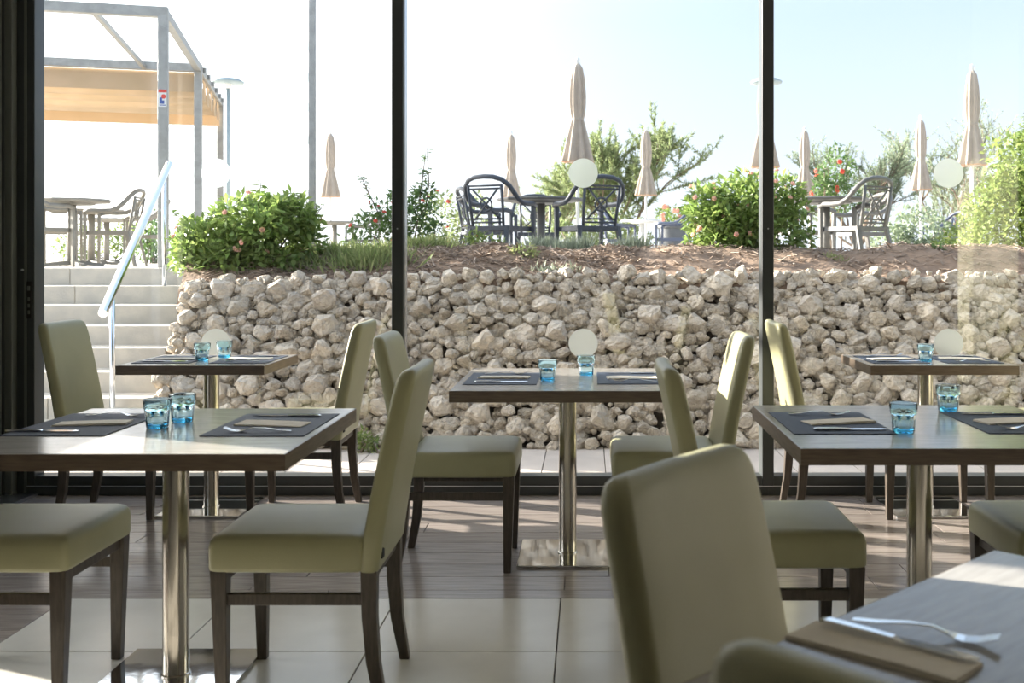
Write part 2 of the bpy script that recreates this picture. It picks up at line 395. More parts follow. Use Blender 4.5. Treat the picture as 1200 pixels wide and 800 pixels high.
def make_chair():
    r = empty('dining_chair')
    # seat: cushion with rolled edges
    rings = []
    for z, ins in ((.385,.010),(.390,.002),(.40,.0),(.455,.0),(.470,.003),(.480,.010),(.486,.022),(.4875,.05)):
        ring = []
        x0, x1, hw, rc = -.195+ins, .243-ins, .213-ins, .022
        for (sx, sy, a0) in ((1,1,0),(-1,1,PI/2),(-1,-1,PI),(1,-1,1.5*PI)):
            for k in range(5):
                a = a0+PI/2*k/4; cx = x1-rc if sx > 0 else x0+rc
                ring.append((cx+rc*math.cos(a), sy*(hw-rc)+rc*math.sin(a), z))
        rings.append(ring)
    seat = MB().loft(rings).build('seat', M['leather'], r, smooth=True)
    # backrest: padded, leaning back
    rr = []
    def xc(z): return -.205-.105*((z-.385)/.56)**1.25
    for z, t, dh in ((.385,.050,.004),(.392,.056,.0),(.5,.057,.0),(.6,.056,.001),(.7,.056,.002),(.8,.056,.004),(.87,.056,.006),(.905,.055,.009),(.925,.051,.015),(.938,.043,.024),(.945,.030,.038),(.948,.012,.056)):
        rr.append(rrect(xc(z), .213-dh, t, z, .02, bow=.010*min(1,(z-.385)/.15)))
    back = MB().loft(rr).build('backrest', M['leather'], r, smooth=True)
    MB().box(-.2425, -.236, .160, .190, .42, .455).build('label_tag', M['blacktag'], back)
    for sy in (-1, 1):
        MB().bar((.214, sy*.184, .39), (.208, sy*.182, 0), .046, .046, .030, .030).build('leg', M['leg'], r, bevel=.003)
        pts = [(-.205, sy*.184, .39), (-.206, sy*.184, .26), (-.216, sy*.184, .13), (-.240, sy*.184, 0)]
        rs = []
        for (x_, y_, z_), hh in zip(pts, (.023,.021,.019,.0155)):
            rs.append([(x_-hh, y_-hh*.9, z_),(x_+hh, y_-hh*.9, z_),(x_+hh, y_+hh*.9, z_),(x_-hh, y_+hh*.9, z_)])
        MB().loft(rs[::-1]).build('leg', M['leg'], r, bevel=.003)
        MB().box(-.20, .20, sy*.184-.010, sy*.184+.010, .290, .322).build('stretcher', M['leg'], r, bevel=.002)
    MB().box(.200, .222, -.17, .17, .350, .392).build('apron', M['leg'], r, bevel=.002)
    MB().box(-.215, -.195, -.17, .17, .350, .392).build('apron', M['leg'], r, bevel=.002)
    return r
chair = make_chair(); used = [False]
CH = [
 (-.82, 3.13, 180, 'olive dining chair right of the near left table, nearest full chair to the camera'),
 (-1.695, 3.13, 0, 'olive dining chair cut by the left photo edge, only its seat showing'),
 (-2.33, 5.26, 0, 'olive dining chair in front of the stairs, left of the far left table'),
 (-1.43, 5.26, 181, 'olive dining chair right of the far left table, behind the near left table'),
 (-.535, 4.40, 0, 'olive dining chair left of the centre table, shown whole in side view'),
 (.335, 4.40, 180, 'sunlit olive dining chair right of the centre table, its backrest half bright'),
 (.545, 3.17, 0, 'olive dining chair left of the near right table, behind the big foreground chair'),
 (1.46, 3.17, 180, 'olive dining chair cut by the right photo edge, only its seat corner showing'),
 (1.245, 5.26, 0, 'sunlit olive dining chair left of the far right table, beside the mullion'),
 (2.15, 5.26, 180, 'olive dining chair right of the far right table, only its legs showing'),
 (.396, 1.458, -35, 'large blurred olive dining chair in the foreground, its padded back facing the corner table'),
 (.47, .965, 45, 'blurred olive dining chair at the bottom edge, only the top of its backrest showing'),
]
for x, y, a, lb in CH: place(chair, used, (x, y, 0), R(a), lb, 'chair', 'olive dining chairs')

# ------------------------------------------------------------------ tables
TZ = .75
def make_table(name, w, d, loc, rz, label):
    r = empty(name, loc, R(rz)); tag(r, label, 'table', 'dining tables')
    tp = MB().box(-w/2+.002, w/2-.002, -d/2+.002, d/2-.002, TZ-.044, TZ).build('table_top', M['top'], r, bevel=.0015, seg=1)
    e_ = MB()
    e_.box(-w/2, w/2, -d/2, -d/2+.006, TZ-.045, TZ-.0012); e_.box(-w/2, w/2, d/2-.006, d/2, TZ-.045, TZ-.0012)
    e_.box(-w/2, -w/2+.006, -d/2+.006, d/2-.006, TZ-.045, TZ-.0012); e_.box(w/2-.006, w/2, -d/2+.006, d/2-.006, TZ-.045, TZ-.0012)
    e_.build('edge_band', M['edge'], tp)
    MB().lathe([(.038,.012),(.038,TZ-.05)], 32).build('pole', M['steel'], r, smooth=True).modifiers.new('e', 'EDGE_SPLIT')
    MB().lathe([(.043,.010),(.043,.016),(.039,.018)], 32).build('collar', M['steel'], r)
    MB().box(-.13, .13, -.13, .13, TZ-.052, TZ-.045).build('mounting_plate', M['frame'], r)
    MB().box(-.205, .205, -.205, .205, .0, .012).build('base_plate', M['chrome'], r, bevel=.003)
    return r
TB = {
 'T1': (.90,.84,(-1.243,3.16),0,'large grey wood table at the lower left with two blue tumblers'),
 'T2': (.90,.84,(-.09,4.47),0,'grey wood table in the middle of the room on a steel pole'),
 'T3': (.90,.84,(1.02,3.24),0,'large grey wood table at the right with tumblers standing apart'),
 'T4': (.71,.58,(-1.905,5.30),0,'small wood table by the glass near the outdoor stairs'),
 'T5': (.71,.58,(1.70,5.30),0,'small wood table by the glass at the far right'),
 'T6': (.90,.90,(.70,1.205),44,'blurred wood table in the foreground corner with a paper napkin'),
}
for k, (w_, d_, c_, a_, lb) in TB.items(): make_table('dining_table', w_, d_, (c_[0], c_[1], 0), a_, lb)

# table settings
def make_fork():
    r = empty('fork')
    prof = [(-.095,.0035,.007),(-.06,.006,.0075),(-.02,.012,.005),(.015,.013,.0035),(.035,.007,.005)]
    h = MB(); rings = []
    for x_, z_, hw in prof: rings.append([(x_,-hw,z_-.001),(x_,hw,z_-.001),(x_,hw,z_+.001),(x_,-hw,z_+.001)])
    h.loft(rings).build('handle', M['cutlery'], r, smooth=True, bevel=.0008, seg=1)
    hd = MB(); rings = []
    for x_, z_, hw in ((.033,.0075,.005),(.045,.004,.0115),(.056,.0025,.0125)): rings.append([(x_,-hw,z_-.0009),(x_,hw,z_-.0009),(x_,hw,z_+.0009),(x_,-hw,z_+.0009)])
    hd.loft(rings)
    for k in range(4):
        yy = -.0103+k*.00687
        rings = []
        for x_, z_ in ((.055,.0025),(.075,.005),(.10,.0135)): rings.append([(x_,yy-.0017,z_-.0008),(x_,yy+.0017,z_-.0008),(x_,yy+.0017,z_+.0008),(x_,yy-.0017,z_+.0008)])
        hd.loft(rings)
    hd.build('tines', M['cutlery'], r)
    return r
def make_knife():
    r = empty('knife'); rings = []
    for x_, hw, t in ((-.108,.005,.0022),(-.10,.0085,.003),(-.04,.0075,.003),(.0,.0065,.0025)): rings.append([(x_,-hw,.001),(x_,hw,.001),(x_,hw,.001+2*t),(x_,-hw,.001+2*t)])
    MB().loft(rings).build('handle', M['cutlery'], r, bevel=.0015)
    rings = []
    for x_, a, b in ((-.002,-.006,.006),(.02,-.008,.009),(.07,-.008,.010),(.095,-.006,.009),(.11,.0035,.0065)): rings.append([(x_,a,.002),(x_,b,.002),(x_,b,.0042),(x_,a,.0032)])
    MB().loft(rings).build('blade', M['cutlery'], r)
    return r
def make_napkin():
    r = empty('napkin')
    MB().box(-.108,.108,-.043,.043,.0005,.003).build('lower_fold', M['napkin'], r, bevel=.001)
    m_ = MB(); rings = []
    for x_, z_ in ((-.106,.004),(-.04,.0065),(.04,.0085),(.107,.0075)): rings.append([(x_,-.041,.003),(x_,.042,.003),(x_,.042,z_*.8+.001),(x_,-.041,z_+.0025)])
    m_.loft(rings).build('upper_fold', M['napkin'], r, bevel=.001)
    return r
def make_mat():
    return MB().box(-.15,.15,-.215,.215,0,.0022).build('placemat', M['mat'])
pf, pk, pn, pm = make_fork(), make_knife(), make_napkin(), make_mat()
uf, uk, un, um = [False],[False],[False],[False]
def setting(cx, cy, face, tname, side, na=0, fy=.15, ky=-.15, nap=(0,0), fx=0, kx=0, shrink=1, nscale=None):
    a = R(face); c, s_ = math.cos(a), math.sin(a)
    def L(x, y, z): return (cx+c*x-s_*y, cy+s_*x+c*y, z)
    wh = 'on the %s side of the %s' % (side, tname)
    m_ = place(pm, um, (cx, cy, TZ+.0002), a, 'slate blue placemat %s' % wh, 'placemat', 'placemats')
    m_.scale = (shrink, shrink, 1)
    z = TZ+.0026
    f = place(pf, uf, L(fx, fy*shrink, z), a+R(random.uniform(-4,4)), 'steel fork %s' % wh, 'fork', 'forks')
    k = place(pk, uk, L(kx, ky*shrink, z), a+R(random.uniform(-3,3)), 'steel table knife %s' % wh, 'knife', 'knives')
    n = place(pn, un, L(nap[0], nap[1], z), a+R(na), 'folded beige paper napkin %s' % wh, 'napkin', 'paper napkins'); n.scale = (1, 1, .65)
    return m_
D1 = 'near left table'; D2 = 'centre table'; D3 = 'near right table'; D4 = 'small table by the stairs'; D5 = 'small far right table'
setting(-1.545, 3.23, 0, D1, 'left', na=8, nap=(.02,0), fx=.02, kx=-.06)
setting(-.968, 3.225, 180, D1, 'right', na=-8, nap=(.0,.01), kx=.0)
setting(-.362, 4.46, 0, D2, 'left', na=-6, nap=(.0,.02))
setting(.185, 4.48, 180, D2, 'right', na=5, nap=(.0,.02))
setting(.745, 3.26, 0, D3, 'left', na=14, nap=(.03,0), fx=.0, kx=.03)
setting(1.315, 3.27, 180, D3, 'right', na=16, nap=(0,0))
setting(-2.09, 5.31, 0, D4, 'left', na=-5, shrink=.92)
setting(-1.715, 5.31, 180, D4, 'right', na=6, shrink=.92)
setting(1.525, 5.31, 0, D5, 'left', na=10, shrink=.92)
setting(1.885, 5.31, 180, D5, 'right', na=-10, shrink=.92)
# corner table: fork and knife lie on the napkin
n6 = place(pn, un, (.378, 1.362, TZ+.0004), R(-42), 'blurred beige napkin under cutlery on the foreground corner table', 'napkin', 'paper napkins'); n6.scale = (1.1, 1.0, .7)
place(pk, uk, (.402, 1.378, TZ+.0085), R(-42), 'knife lying on the napkin of the foreground corner table', 'knife', 'knives')
place(pf, uf, (.452, 1.425, TZ+.0012), R(-30), 'fork beside the napkin on the foreground corner table', 'fork', 'forks')

# tumblers: flared, eight flat panels below a smooth rim
def make_tumbler():
    n = 48
    def oct_(a): return math.cos(PI/8)/math.cos(((a+PI/8) % (PI/4))-PI/8)
    pr = [(.030,0),(.0315,.002),(.0325,.006),(.0345,.03),(.0365,.052),(.0385,.056),(.0395,.062),(.0415,.085),(.0412,.0865),
          (.0395,.0865),(.0388,.084),(.0365,.062),(.0330,.045),(.0300,.020),(.0285,.012),(.026,.009),(.012,.0085)]
    def rad(i, r, a):
        if 1 <= i <= 4: return r*(.955+.045*1) * (oct_(a)*.985 if i > 1 else oct_(a))
        if i == 5: return r*(1+.008*math.cos(8*a))
        return r
    return MB().lathe(pr, n, rad=rad).build('tumbler', M['tumbler'], smooth=True)
tu = make_tumbler(); ut = [False]
for x, y, lb in [(-1.303,3.17,'aqua blue tumbler on the near left table, the nearer of two'),(-1.272,3.285,'aqua blue tumbler on the near left table, the farther of two'),
                 (-.173,4.40,'aqua blue tumbler on the centre table, beside the left placemat'),(-.012,4.60,'aqua blue tumbler on the centre table, beside the right placemat'),
                 (.925,3.085,'aqua blue tumbler on the near right table, closer to the camera'),(1.205,3.52,'aqua blue tumbler on the near right table, at its back edge'),
                 (-1.945,5.28,'aqua blue tumbler by the stairs table, the left one of two'),(-1.882,5.42,'aqua blue tumbler by the stairs table, the right one of two'),
                 (1.672,5.21,'single aqua blue tumbler on the small far right table')]:
    o = place(tu, ut, (x, y, TZ+.0006 if lb.find('edge') < 0 else TZ+.0006), R(random.uniform(0,45)), lb, 'tumbler', 'aqua tumblers')

# ------------------------------------------------------------------ outside: ground level terrace, rubble wall, stairs
tag(MB().box(-60, 60, YG+.06, 120, -.5, -.06).build('ground', M['earth']), kind='structure')
dk = MB().box(-6, 7, YG+.06, 7.4, -.06, -.012).build('floor_deck', M['djoint']); tag(dk, kind='structure')
k = -16
while .1+.38*k < 6.6:
    x0 = .1+.38*k
    for (y0, y1) in ((YG+.06, 6.22), (6.22, 7.05)): slab_part('paver', x0, x0+.38, y0, y1, M['deck'], dk, z0=-.05, z1=-.004, g=.003)
    k += 1
# stairs: eight block steps
st = empty('stairs', (0,0,0)); tag(st, kind='structure')
def sx_right(y): return -3.0-.24*(y-7.2)
rs_ = random.Random(11)
for k in range(8):
    y0 = 9.0-.3*k; z1 = 1.18-.146*k; xr = sx_right(y0)
    xs_ = [xr]
    first = .62+rs_.random()*.5
    while xs_[-1] > -7.2: xs_.append(xs_[-1]-(first if len(xs_) == 1 else 1.0))
    for i in range(len(xs_)-1):
        if k > 0: MB().box(xs_[i+1]+.002, xs_[i]-.002, y0, y0+.33, z1-.16, z1).build('step_block', M['concrete'], st, bevel=.006)
MB().box(-7.2, -3.05, 7.2, 9.0, -.06, .14).build('step_core', M['soilback'], st)
for k in range(1, 7): MB().box(-7.2, sx_right(9-.3*k)-.02, 9.0-.3*k+.12, 9.1, 1.18-.146*k-.30, 1.18-.146*k-.012).build('step_fill', M['concrete'], st)
# upper terrace
ut_ = MB().box(-30, 30, 9.9, 60, 1.0, 1.17).box(-30, -3.46, 9.02, 9.9, 1.0, 1.17).build('floor_terrace', M['paving']); tag(ut_, kind='structure')
for i in range(4): MB().box(-3.45-1.0*(i+1)+.002, -3.45-1.0*i-.002, 9.0, 9.34, 1.02, 1.18).build('edge_block', M['concrete'], ut_, bevel=.006)

# soil bank
def ztop(x): return 1.15 if x > -1.2 else 1.15-.07*min(1, (-1.2-x)/1.6)
def soil_h(x, y):
    t = min(1, max(0, (y-7.5)/1.15)); t = t*t*(3-2*t)
    h = (ztop(x)-.05)+(1.335-ztop(x)+.05)*t
    if y > 9.0: h += (1.15-h)*min(1, (y-9.0)/1.0)
    h += .018*math.sin(3.1*x+1.3*y)+.012*math.sin(7.7*x-2.1*y)+.010*math.sin(13.*x+5*y)
    
    return h
gx = np.linspace(0, 1, 230); gy = np.linspace(7.56, 10.3, 60)
def xl(y): return -2.92-.27*(max(y,7.4)-7.4)
vs2 = []
for jj, y in enumerate(gy):
    for x in gx:
        x = xl(y)+(8-xl(y))*x
        vs2.append((x, y, (soil_h(x, y)+.012*rs_.random()) if jj > 0 else soil_h(x, y)-.10))
nx = len(gx); fs2 = [(j*nx+i, j*nx+i+1, (j+1)*nx+i+1, (j+1)*nx+i) for j in range(len(gy)-1) for i in range(nx-1)]
bank = MB().add(vs2, fs2).build('garden_bank', M['soil'], smooth=True); tag(bank, kind='structure')
MB().box(-2.9, 8, 7.5, 9.9, -.05, .9).build('bank_core', M['soilback'], bank)
# mulch chips and dry sticks
rm = random.Random(5); mu = MB()
for i in range(9000):
    x = rm.uniform(-2.9, 5.5); y = 7.60+1.4*rm.random()**.8
    if x > .4 and rm.random() < .72: continue
    z = soil_h(x, y)+.012; a = rm.uniform(0, PI); l = rm.uniform(.015,.07); w_ = rm.uniform(.004,.012); t_ = rm.uniform(-.4,.4)
    dx, dy, dz = math.cos(a)*l, math.sin(a)*l, t_*l
    mu.bar((x-dx,y-dy,z-dz+.006), (x+dx,y+dy,z+dz+.008), w_, w_*.5)
tag(mu.build('mulch', M['mulch'], bank), kind='stuff')

# rubble wall: individual stones
def hull_stone(seed):
    r_ = random.Random(seed); bm = bmesh.new()
    for i in range(22):
        v = Vector((r_.gauss(0,1), r_.gauss(0,1), r_.gauss(0,1))).normalized()
        v = Vector((v.x*r_.uniform(.85,1.05), v.y*r_.uniform(.8,1.0), v.z*r_.uniform(.85,1.05)))
        bm.verts.new(v)
    res = bmesh.ops.convex_hull(bm, input=bm.verts)
    bmesh.ops.delete(bm, geom=[g for g in res['geom_interior'] if isinstance(g, bmesh.types.BMVert)], context='VERTS')
    loose = [v for v in bm.verts if not v.link_faces]
    if loose: bmesh.ops.delete(bm, geom=loose, context='VERTS')
    bm.verts.index_update()
    vs_ = [tuple(v.co) for v in bm.verts]; fs_ = [tuple(v.index for v in f.verts) for f in bm.faces]
    bm.free(); return vs_, fs_
SV = [hull_stone(100+i) for i in range(40)]
SM = []
for i, (v_, f_) in enumerate(SV):
    me = bpy.data.meshes.new('stone'); me.from_pydata(v_, [], f_); me.update(); me.materials.append(M['stone']); SM.append(me)
wall = MB().add([(-2.9,7.10,-.1),(8,7.10,-.1),(8,7.62,1.06),(-2.9,7.62,1.06),(-2.9,7.9,-.1),(8,7.9,-.1),(8,7.9,1.06),(-2.9,7.9,1.06)],
                [(0,1,2,3),(5,4,7,6),(3,2,6,7),(1,5,6,2),(4,0,3,7),(0,4,5,1)]).build('wall_garden', M['soilback']); tag(wall, kind='structure')
rw = random.Random(21)
def wall_y(z): return 6.98+.56*z
grid = {}
pts = []
CS = .16
def ok(x, s, r, k_):
    gi, gj = int(x//CS), int(s//CS)
    for a in range(gi-1, gi+2):
        for b in range(gj-1, gj+2):
            for (px, ps, pr) in grid.get((a, b), ()):
                if (px-x)**2+(ps-s)**2 < ((pr+r)*k_)**2: return False
    return True
SLEN = 1.30
for (r0, r1, tries, k_) in ((.070,.095,500,.95),(.050,.068,3000,.85),(.036,.050,9000,.82),(.025,.036,12000,.78),(.016,.025,12000,.72)):
    for _ in range(tries):
        x = rw.uniform(-3.45, 6.2); s_ = rw.uniform(0, SLEN); r_ = rw.uniform(r0, r1)
        z = s_/SLEN*ztop(x)
        if x < -2.95+.05*z: continue
        if ok(x, s_, r_, k_):
            grid.setdefault((int(x//CS), int(s_//CS)), []).append((x, s_, r_)); pts.append((x, s_, r_, z))
def stone_M(x, s_, r_, z):
    e_ = Euler((rw.uniform(0,6.3), rw.uniform(0,6.3), rw.uniform(0,6.3)))
    y_ = wall_y(z)+rw.uniform(-.03,.03)+.02*(r_ < .03)
    sc_ = (r_*rw.uniform(1.1,1.5), r_*rw.uniform(.85,1.05), r_*rw.uniform(.88,1.12))
    # flatten along the wall's depth and keep the long axis roughly level
    tilt = Matrix.Rotation(rw.uniform(-.6,.6), 4, 'Y')
    return Matrix.Translation((x, y_, z+.01)) @ tilt @ Matrix.Diagonal((*sc_, 1)) @ e_.to_matrix().to_4x4()
def inview(p):
    y_ = wall_y(p[3]); px = VX+p[0]*F/y_; return 130 < px < 1200
cand = sorted([p for p in pts if inview(p)], key=lambda p: -p[2])
big = set(id(p) for p in cand[:300])
small = MB()
for p in pts:
    Mx = stone_M(*p); iv = rw.randrange(len(SV))
    if id(p) in big:
        o = bpy.data.objects.new('stone', SM[iv]); COL.objects.link(o); o.parent = wall; o.matrix_local = Mx
    else:
        small.add([Mx @ Vector(v) for v in SV[iv][0]], SV[iv][1])
# second, recessed layer so that gaps show stone and not bare backing
for _ in range(3200):
    x = rw.uniform(-3.4, 6.2); z = rw.uniform(.0, 1.1)
    if x < -2.95+.05*z: continue
    r_ = rw.uniform(.035,.06); Mx = Matrix.Translation((0,.04,0)) @ stone_M(x, 0, r_, z); iv = rw.randrange(len(SV))
    small.add([Mx @ Vector(v) for v in SV[iv][0]], SV[iv][1])
tag(small.build('small_stones', M['stone_s'], wall), kind='stuff')
print('stones', len(pts))

# ------------------------------------------------------------------ stair handrail
hr = empty('stair_handrail', (-3.35, 7.9, .5)); tag(hr, 'slanted polished steel handrail on two posts beside the concrete stairs', 'handrail')
inv = Matrix.Translation((-hr.location.x, -hr.location.y, -hr.location.z))
def off(p): return tuple(Vector(p)-hr.location)
MB().tube([off((-3.14,6.78,.905)), off((-3.58,8.95,2.07))], .030, 16).build('rail', M['rail'], hr, smooth=True).modifiers.new('e','EDGE_SPLIT')
MB().tube([off((-3.20,7.05,.165)), off((-3.20,7.05,1.04))], .018, 12).build('post', M['rail'], hr, smooth=True)
MB().tube([off((-3.535,8.74,1.034)), off((-3.535,8.74,1.95))], .018, 12).build('post', M['rail'], hr, smooth=True)

# ------------------------------------------------------------------ pergola with folded awning
PA = math.atan2(.25, .968)      # turned a little to the left
pg = empty('pergola', (-3.77, 9.3, 1.18), PA); tag(pg, 'grey steel pergola frame with tan awning standing at the top of the stairs', 'pergola')
# local: +x runs to the right (so the frame extends to -x), +y runs back
PH = 2.30
def pbar(a, b, w_, h_, nm): return MB().bar(a, b, w_, h_).build(nm, M['galv'], pg, bevel=.004)
for vv in (0, 2.8, 5.6):
    for uu in (0, -3.4): MB().box(uu-.042, uu+.042, vv-.042, vv+.042, 0, PH-.08).build('post', M['galv'], pg, bevel=.004)
    pbar((-3.44, vv, PH-.04), (.042, vv, PH-.04), .08, .09, 'cross_beam')
for uu in (0, -3.4): pbar((uu, 0.04, PH-.04), (uu, 5.6, PH-.04), .07, .085, 'side_beam')
for uu in (-.57, -1.75, -2.6): pbar((uu, .04, PH-.06), (uu, 2.76, PH-.06), .045, .05, 'rafter')
for vv in (3.0, 3.5, 4.0, 4.5, 5.0, 5.4): MB().tube([(.05, vv, PH-.06), (.05, vv, PH-.0)], .02, 8).build('roller', M['galv'], pg)
aw = MB(); L_ = []
npl = 5; prof = []
for i in range(npl*8+1):
    t_ = i/(npl*8); ph = (t_*npl) % 1
    prof.append((2.87+2.65*t_, PH-.10-.155*abs(math.sin(PI*t_*npl))**.6))
for j, xx in enumerate((-3.34, -2.2, -1.1, -.03)):
    for (yy, zz) in prof: L_.append((xx, yy, zz))
n_ = len(prof)
aw.add(L_, [(j*n_+i, (j+1)*n_+i, (j+1)*n_+i+1, j*n_+i+1) for j in range(3) for i in range(n_-1)])
aws = aw.build('awning', M['canvas'], pg, smooth=True); aws.modifiers.new('s', 'SOLIDIFY').thickness = .006
MB().box(-3.36, .0, 2.855, 2.862, PH-.31, PH-.085).build('front_valance', M['canvas'], aws)
MB().box(-3.36, .0, 5.50, 5.507, PH-.37, PH-.085).build('rear_valance', M['canvas'], aws)
for i in range(6):
    MB().box(.0, .006, 2.87+.44*i, 2.87+.44*i+.26, PH-.33, PH-.09).build('side_flap', M['canvas'], aws)
sg = MB().box(-.034, .034, -.046, -.0425, 1.42, 1.57).build('post_sticker', M['white'], pg)
MB().box(-.034, .034, -.0475, -.0462, 1.545, 1.57).build('red_band', M['signred'], sg)
MB().lathe([(.02,0),(.02,.001)], 20).build('red_disc', M['signred'], sg, loc=(.008,-.0462,1.51), rot=(PI/2,0,0))
MB().box(-.024, -.004, -.0475, -.0462, 1.445, 1.50).box(-.004, .014, -.0475, -.0462, 1.445, 1.475).build('blue_mark', M['signblue'], sg)
MB().box(-.026, .026, -.0475, -.0462, 1.43, 1.437).build('text_line', M['signblue'], sg)
# slim tall post right of the pergola
tp_ = empty('tall_post', (atx(366,9.6), 9.6, 1.25)); tag(tp_, 'slim tall grey steel post rising behind the left flowering bush', 'post')
MB().box(-.027, .027, -.027, .027, 0, 3.2).build('shaft', M['galv'], tp_, bevel=.003)
for zz in (.55, 1.05, 1.35, 1.62, 1.9): MB().box(-.032, -.026, -.02, .02, zz, zz+.09).build('bracket', M['galv'], tp_)
MB().box(-.06, .06, -.06, .06, -.02, .012).build('foot_plate', M['galv'], tp_)

# lamp posts
def lamp(x, y, h, label):
    r = empty('lamp_post', (x, y, 1.17)); tag(r, label, 'lamp post', 'garden lamp posts')
    MB().tube([(0,0,0),(0,0,h-.02)], .035, 12).build('pole', M['lampgrey'], r, smooth=True)
    MB().lathe([(.10,-.02),(.26,-.01),(.27,.02),(.20,.06),(.08,.085),(.02,.09)], 32, (0,0,h)).build('shade', M['lampgrey'], r, smooth=True)
    MB().lathe([(.05,-.10),(.07,-.02)], 20, (0,0,h)).build('collar', M['white'], r)
    MB().lathe([(.13,0),(.13,.03)], 16).build('base', M['lampgrey'], r)
lamp(atx(267,18), 18, atz(97,18)-1.17, 'grey garden lamp post with disc head right of the pergola')
lamp(atx(898,18), 18, atz(97,18)-1.17, 'grey garden lamp post with disc head behind the right mullion')

# ------------------------------------------------------------------ outdoor resin armchairs
def make_armchair(m):
    r = empty('garden_armchair')
    half = [(.27,.268,.635),(.20,.275,.655),(.08,.280,.650),(-.03,.280,.655),(-.11,.275,.69),(-.175,.262,.755),(-.225,.235,.825),(-.265,.18,.878),(-.285,.10,.905)]
    path = half+[(-.29,0,.912)]+[(a,-b,c) for a,b,c in half[::-1]]
    MB().tube([(a,b*1.08,c) for a,b,c in path], .022, 8, flat=1.2).build('arm_rail', m, r, smooth=True)
    s_ = MB()
    for k in range(7): s_.box(-.20+.065*k, -.20+.065*k+.055, -.215, .215, .405, .42)
    s_.box(-.21,.265,-.235,-.205,.375,.422); s_.box(-.21,.265,.205,.235,.375,.422); s_.box(.235,.268,-.235,.235,.37,.42); s_.box(-.215,-.185,-.235,.235,.375,.42)
    s_.build('seat', m, r, bevel=.004)
    for sy in (-1,1):
        MB().bar((.27,sy*.262,.64),(.275,sy*.255,0),.045,.03,.032,.026).build('leg', m, r)
        MB().bar((-.19,sy*.215,.42),(-.285,sy*.245,0),.05,.035,.034,.028).build('leg', m, r)
    b = MB()
    def bp(y_, z_): return (-.195-.088*((z_-.40)/.5), y_, z_)
    for sy in (-1,1):
        b.tube([bp(sy*.178,.40), bp(sy*.19,.6), bp(sy*.195,.83)], .017, 6)
        b.tube([bp(sy*.15,.48), bp(sy*-.15,.79)], .0105, 6)
    for z_ in (.455,.49,.79,.82): b.tube([bp(-.18,z_), bp(.18,z_)], .0105, 6)
    b.tube([(bp(.065*math.cos(2*PI*k/16), .635+.065*math.sin(2*PI*k/16))) for k in range(17)], .0105, 6)
    b.build('back_lattice', m, r, smooth=True)
    return r
def armchairs(m, group, spots):
    p = make_armchair(m); u = [False]
    for px, d, a, lb in spots: place(p, u, (atx(px,d), d, 1.17), R(a), lb, 'chair', group)
armchairs(M['resin'], 'dark garden armchairs', [
 (584,10.75,64,'dark slate garden armchair with cross lattice back, left of the garden table'),
 (692,10.75,116,'dark slate garden armchair with cross lattice back, right of the garden table'),
 (566,12.4,20,'dark garden armchair half hidden behind the left lattice armchair'),
 (628,13.4,-85,'dark garden armchair behind the garden table facing the window')])
armchairs(M['resin_g'], 'grey garden armchairs', [
 (1005,10.9,125,'grey garden armchair with oval lattice back beside the right flowering bush'),
 (1012,13.3,200,'grey garden armchair behind the grey oval lattice armchair'),
 (940,12.4,20,'grey garden armchair half hidden behind the right flowering bush'),
 (428,18.2,180,'grey garden armchair beside the table of the far left parasol')])
armchairs(M['resin_haze'], 'pale taupe garden armchairs', [
 (136,12.6,188,'taupe garden armchair with raised back, left of the handrail'),
 (172,14.8,200,'taupe garden armchair behind the handrail and pergola post'),
 (62,12.2,20,'taupe garden armchair at the left end of the upper terrace'),
 (40,11.2,60,'taupe garden armchair cut by the dark window jamb')])
armchairs(M['resin_b'], 'blue grey garden armchairs', [
 (722,18.0,10,'blue grey garden armchair left of the small white table'),
 (792,17.0,165,'blue grey garden armchair in front of the flower planter'),
 (1107,18.5,190,'blue garden armchair under the right frosted dot, by the hedge')])

def garden_table(px, d, rad, m, label, h=.74, sides=8):
    r = empty('garden_table', (atx(px,d), d, 1.17)); tag(r, label, 'table', 'garden tables')
    MB().lathe([(rad*.97,h-.035),(rad,h-.02),(rad,h-.006),(rad*.98,h)], sides if sides else 40).build('table_top', m, r, bevel=.004)
    MB().lathe([(rad*.55,h-.06),(rad*.6,h-.035)], 24).build('under_frame', m, r)
    MB().tube([(0,0,.03),(0,0,h-.05)], .045, 12).build('pedestal', m, r, smooth=True)
    for k in range(4):
        a = PI/4+k*PI/2; MB().bar((0,0,.05),(math.cos(a)*.34,math.sin(a)*.34,.02),.06,.05,.04,.03).build('foot', m, r)
garden_table(634, 11.3, .47, M['resin_g'], 'grey eight sided garden table between the two dark lattice armchairs')
garden_table(968, 11.3, .47, M['resin_g'], 'grey garden table behind the right flowering bush')
garden_table(84, 11.5, .42, M['resin_haze'], 'taupe garden table nearest the stairs on the upper terrace')
garden_table(107, 14.0, .44, M['resin_haze'], 'taupe garden table behind the nearest one on the upper terrace')
garden_table(125, 17.0, .44, M['resin_haze'], 'taupe garden table farthest back under the awning')
garden_table(392, 18.3, .34, M['resin_haze'], 'small garden table under the far left closed parasol')
garden_table(752, 17.6, .34, M['white'], 'small white round table under the pale parasol', sides=0)

